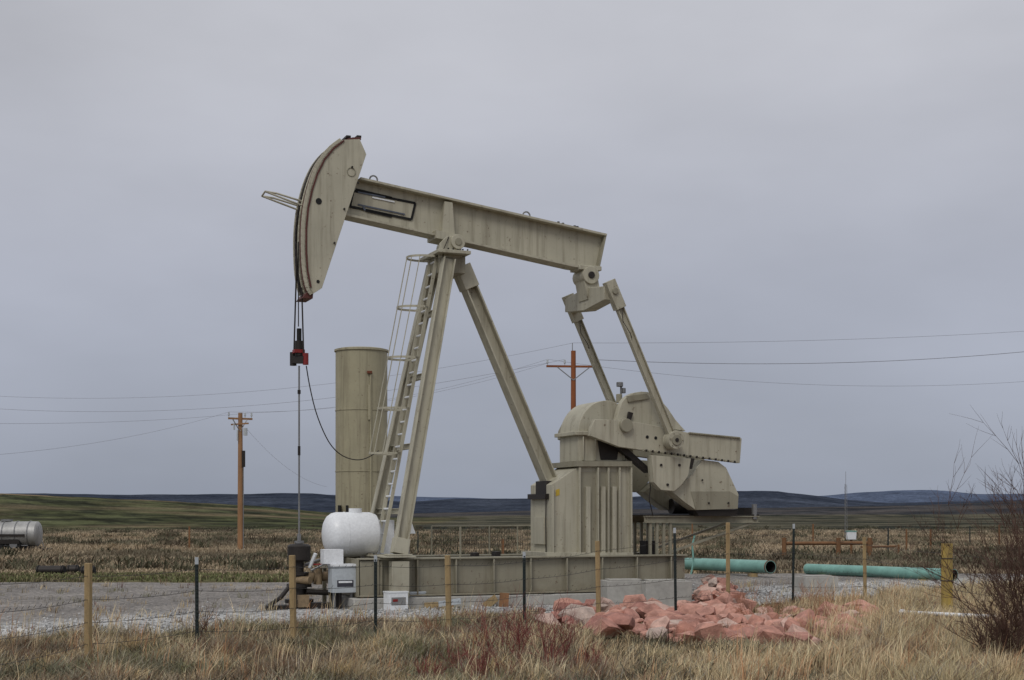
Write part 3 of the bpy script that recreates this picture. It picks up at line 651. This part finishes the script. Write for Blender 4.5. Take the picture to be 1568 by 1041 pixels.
# ---------------------------------------------------------------- grass
m,nt,bs=new_mat('dry_grass'); a_=nt.nodes.new('ShaderNodeAttribute'); a_.attribute_name='Col'; nt.links.new(a_.outputs[0],bs.inputs['Base Color']); bs.inputs['Roughness'].default_value=.8; bs.inputs['Specular IOR Level'].default_value=.15
GR=m
def grass(name,tufts,nb,hfun,wid,spread,cfun,lean=.45):
    T=len(tufts); tx=np.repeat(np.array([t[0] for t in tufts]),nb); ty=np.repeat(np.array([t[1] for t in tufts]),nb)
    H=np.repeat(np.array([hfun(*t) for t in tufts]),nb)*rng.uniform(.4,1.15,T*nb); Cc=np.repeat(np.array([cfun(*t) for t in tufts]),nb,axis=0)*rng.uniform(.6,1.35,(T*nb,1))
    n=T*nb; bx=tx+rng.normal(0,spread,n); by=ty+rng.normal(0,spread,n); a=rng.uniform(0,2*np.pi,n); l=np.abs(rng.normal(0,lean,n))*H; la=rng.uniform(0,2*np.pi,n)
    w=wid*rng.uniform(.6,1.4,n)/2; wx=np.cos(a)*w; wy=np.sin(a)*w; lx=np.cos(la)*l+.12*H; ly=np.sin(la)*l
    v=np.zeros((n,5,3)); z0=-.02
    v[:,0]=np.stack([bx-wx,by-wy,np.full(n,z0)],1); v[:,1]=np.stack([bx+wx,by+wy,np.full(n,z0)],1)
    v[:,2]=np.stack([bx-wx*.8+lx*.35,by-wy*.8+ly*.35,H*.6],1); v[:,3]=np.stack([bx+wx*.8+lx*.35,by+wy*.8+ly*.35,H*.6],1); v[:,4]=np.stack([bx+lx,by+ly,H*.97],1)
    t=np.array([(0,1,3),(0,3,2),(2,3,4)]); tr=(t[None]+5*np.arange(n)[:,None,None]).reshape(-1,3)
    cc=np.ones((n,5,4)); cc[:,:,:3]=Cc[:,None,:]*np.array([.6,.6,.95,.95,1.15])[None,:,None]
    return add_tri_mesh(name,v.reshape(-1,3),tr,np.clip(cc,0,.85).reshape(-1,4),GR)
straw=lc(222,200,162); gold=lc(192,168,124); brown=lc(138,114,90); olive=lc(130,128,90); grey=lc(168,160,144)
def in_rocks(X,Yv,x1=1200):
    px=784+X/Yv*F; py=785+2*F/Yv
    return 815<px<x1 and 910<py<(968 if px<900 else 998)
def fgc(X,Yv):
    n1=fb(X,Yv,1.8,21); n2=fb(X,Yv,.7,22)
    if n1>.22: c=olive
    elif n1<-.25: c=brown
    else: c=gold if n2>0 else straw
    if X>1 : c=c*.45+straw*.55
    elif random.random()<.5: c=c*.5+grey*.45
    if random.random()<.17: c=grey*.8
    if random.random()<.12: c=brown*.7
    if random.random()<.04: c=lc(128,78,66)
    return c
def fgh(X,Yv):
    h=.2+.2*fb(X,Yv,1.2,31)+.1*random.random()
    if X>3: h+=.12*min(1,(X-3)/2)
    if in_rocks(X,Yv,1350): h*=.65
    elif in_rocks(X,Yv+1.5,1300) or in_rocks(X,Yv+.8,1300): h*=.7
    return max(.07,h)*(1.0 if Yv<pad_edge(X)-1 else .6)
tuf=[]
while len(tuf)<28000:
    Yv=13+27*random.random(); X=random.uniform(-.42,.42)*Yv*1.05
    if Yv>pad_edge(X): 
        if random.random()>.02: continue
    if in_rocks(X,Yv) and random.random()<.93: continue
    if in_rocks(X,Yv,1350) and random.random()<.6: continue
    if fb(X,Yv,.9,41)<-.25: continue
    tuf.append((X,Yv))
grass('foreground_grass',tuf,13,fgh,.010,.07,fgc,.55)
# tall pale stalks on the right and scattered
tuf=[]
while len(tuf)<800:
    Yv=15+17*random.random(); X=random.uniform(-.4,.42)*Yv
    if Yv>pad_edge(X)+1: continue
    if X<2 and random.random()>.25: continue
    if (in_rocks(X,Yv,1190) or in_rocks(X,Yv+1.5,1190) or in_rocks(X,Yv+3,1190)): continue
    tuf.append((X,Yv))
grass('tall_straw_grass',tuf,9,lambda X,Yv:random.uniform(.38,.68),.008,.05,lambda X,Yv:straw if random.random()<.7 else lc(196,150,112),.3)
# low sage clumps near the camera
tuf=[]
while len(tuf)<560:
    Yv=14+14*random.random(); X=random.uniform(-.42,.42)*Yv
    if Yv>pad_edge(X)-.6: continue
    if 815<784+X/Yv*F<1350 and Yv>20.5: continue
    if X>2 and random.random()<.4: continue
    tuf.append((X,Yv))
grass('low_sagebrush',tuf,60,lambda X,Yv:random.uniform(.2,.36),.014,.13,lambda X,Yv:random.choice((lc(120,120,98),lc(104,96,80),lc(134,128,108),lc(96,88,72))),.9)
# mid tan field tussocks
tuf=[]
while len(tuf)<30000:
    Yv=41+120*random.random()**1.3; X=random.uniform(-.45,.45)*Yv
    if Yv<pad_far(X)+.5: continue
    if fb(X,Yv,6,51)<-.1 and random.random()<.85: continue
    tuf.append((X,Yv))
def mfc(X,Yv):
    n=fb(X,Yv*2,22,52)
    c=lp(lc(118,110,92),lc(180,162,136),.7+n*2.2)
    if X<-3 and Yv<46: c=lc(112,116,78) if random.random()<.7 else lc(146,138,104)
    if random.random()<.2: c=lc(112,98,82)
    return c
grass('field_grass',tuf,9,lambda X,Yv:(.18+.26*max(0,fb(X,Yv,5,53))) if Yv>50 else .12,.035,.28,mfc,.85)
tuf=[]
while len(tuf)<1300:
    Yv=48+150*random.random()**1.2; X=random.uniform(-.45,.45)*Yv
    if fb(X,Yv,14,71)<-.05: continue
    tuf.append((X,Yv))
grass('field_sagebrush',tuf,40,lambda X,Yv:random.uniform(.25,.5),.05,.3,lambda X,Yv:random.choice((lc(84,84,66),lc(92,82,68),lc(110,106,86))),.9)
# ---------------------------------------------------------------- bare twig shrubs
def twigs(g,base,H,spread,nstem,r0,mat,levels=3,nbr=3,up=.7):
    def grow(p,d,L,r,lv):
        q=p; n=3
        for i in range(n):
            d=(d+Vector((random.gauss(0,.12),random.gauss(0,.12),random.gauss(0.04,.08)))).normalized(); q2=q+d*L/n
            g.cyl(q,q2,r*(1-.2*i),mat,3,r*(1-.2*(i+1)))
            if lv>0:
                for k in range(nbr if i else 1):
                    dd=(d+Vector((random.gauss(0,.45),random.gauss(0,.45),random.gauss(.1,.3)))).normalized(); grow(q2,dd,L*random.uniform(.4,.65),r*.6,lv-1)
            q=q2
    for s in range(nstem):
        a=random.uniform(0,6.28); d=Vector((math.cos(a)*spread*random.random(),math.sin(a)*spread*random.random(),up)).normalized()
        grow(base+Vector((random.gauss(0,.08),random.gauss(0,.08),-.02)),d,H*random.uniform(.45,.75),r0,levels)
REDT=simple('red_twig',lin(142,76,70),.8,0,.3); BRT=simple('brown_twig',lin(96,70,58),.9,0,.3); SAGE=simple('sage_twig',lin(124,116,98),.9,0,.3); STRT=simple('straw_twig',lin(190,162,124),.9,0,.3); ORT=simple('orange_twig',lin(176,128,98),.9,0,.3)
for px,py,H in ((772,1035,.95),(845,1045,.85),(800,1010,.6),(905,1045,.4),(700,1040,.45),(740,1060,.5),(660,1060,.4)):
    g=G(); b=ground_at(px,py); twigs(g,b,H,.5,12,.006,REDT,2,2,.9); g.done('red_willow_shrub',loc=b)
for px,py,H in ((1575,1012,2.0),(1620,1030,2.3),(1545,1040,.9)):
    g=G(); b=ground_at(px,py); twigs(g,b,H,.8,18,.011,BRT,3,2,.8); g.done('bare_brush_shrub',loc=b)
for px,py,H,mt in ((1165,962,.6,ORT),(1190,955,.55,STRT),(1265,960,.65,ORT),(1120,985,.35,ORT),(1275,940,.6,STRT),(118,1000,.4,BRT),(146,990,.55,STRT),(304,990,.6,BRT),(745,975,.4,BRT),(660,985,.45,ORT),(1290,1000,.4,BRT),(540,1000,.35,SAGE),(1150,935,.6,ORT),(1240,935,.6,ORT)):
    g=G(); b=ground_at(px,py); twigs(g,b,H,.8,10,.005,mt,2,2,.7); g.done('tumbleweed_bush',loc=b)
# ---------------------------------------------------------------- light, world, camera
sc=bpy.context.scene
w=bpy.data.worlds.new('World'); sc.world=w; w.use_nodes=True; nt=w.node_tree; bg=nt.nodes['Background']
sky=nt.nodes.new('ShaderNodeTexSky'); sky.sky_type='NISHITA'; sky.sun_disc=False; el=math.radians(48); az=math.radians(200)
sky.sun_elevation=el; sky.sun_rotation=az
tc=nt.nodes.new('ShaderNodeTexCoord'); sx=nt.nodes.new('ShaderNodeSeparateXYZ'); nt.links.new(tc.outputs['Generated'],sx.inputs[0])
K=10.0 # overcast radiance expressed in units of the background strength
def cl(r,g,b,k=1): c=lin(r,g,b); return (c[0]*k,c[1]*k,c[2]*k,1)
grad=ramp(nt,sx.outputs[2],[(0,cl(148,156,173)),(.06,cl(160,165,180)),(.16,cl(171,174,186)),(.3,cl(191,192,199)),(.5,cl(200,201,206)),(1,cl(225,226,230))])
n=nt.nodes.new('ShaderNodeTexNoise'); n.inputs['Scale'].default_value=2.2; n.inputs['Detail'].default_value=5; n.inputs['Roughness'].default_value=.5
mp=nt.nodes.new('ShaderNodeMapping'); mp.inputs['Scale'].default_value=(1,1,2.5); nt.links.new(tc.outputs['Generated'],mp.inputs[0]); nt.links.new(mp.outputs[0],n.inputs[0])
cloud=mix(nt,1,grad,ramp(nt,n.outputs[0],[(.3,.84),(.7,1.14)]),'MULTIPLY')
sc10=nt.nodes.new('ShaderNodeVectorMath'); sc10.operation='SCALE'; sc10.inputs[3].default_value=K; nt.links.new(cloud,sc10.inputs[0])
final=mix(nt,.94,sky.outputs[0],sc10.outputs[0]); nt.links.new(final,bg.inputs['Color']); bg.inputs['Strength'].default_value=.1
sl=bpy.data.lights.new('sun','SUN'); sl.energy=1.1; sl.angle=math.radians(20); sl.color=(1,.97,.92); so=bpy.data.objects.new('sun',sl); bpy.context.collection.objects.link(so)
d=Vector((math.sin(az)*math.cos(el),math.cos(az)*math.cos(el),math.sin(el))); so.rotation_euler=d.to_track_quat('Z','Y').to_euler()
cam=bpy.data.cameras.new('camera'); co=bpy.data.objects.new('camera',cam); bpy.context.collection.objects.link(co)
co.location=(0,0,CH); co.rotation_euler=(math.pi/2,0,0); cam.sensor_width=36; cam.lens=F/1568*36; cam.shift_y=(785-520.5)/1568; cam.clip_end=30000
sc.camera=co
sc.view_settings.view_transform='Standard'; sc.view_settings.look='None'; sc.view_settings.exposure=0
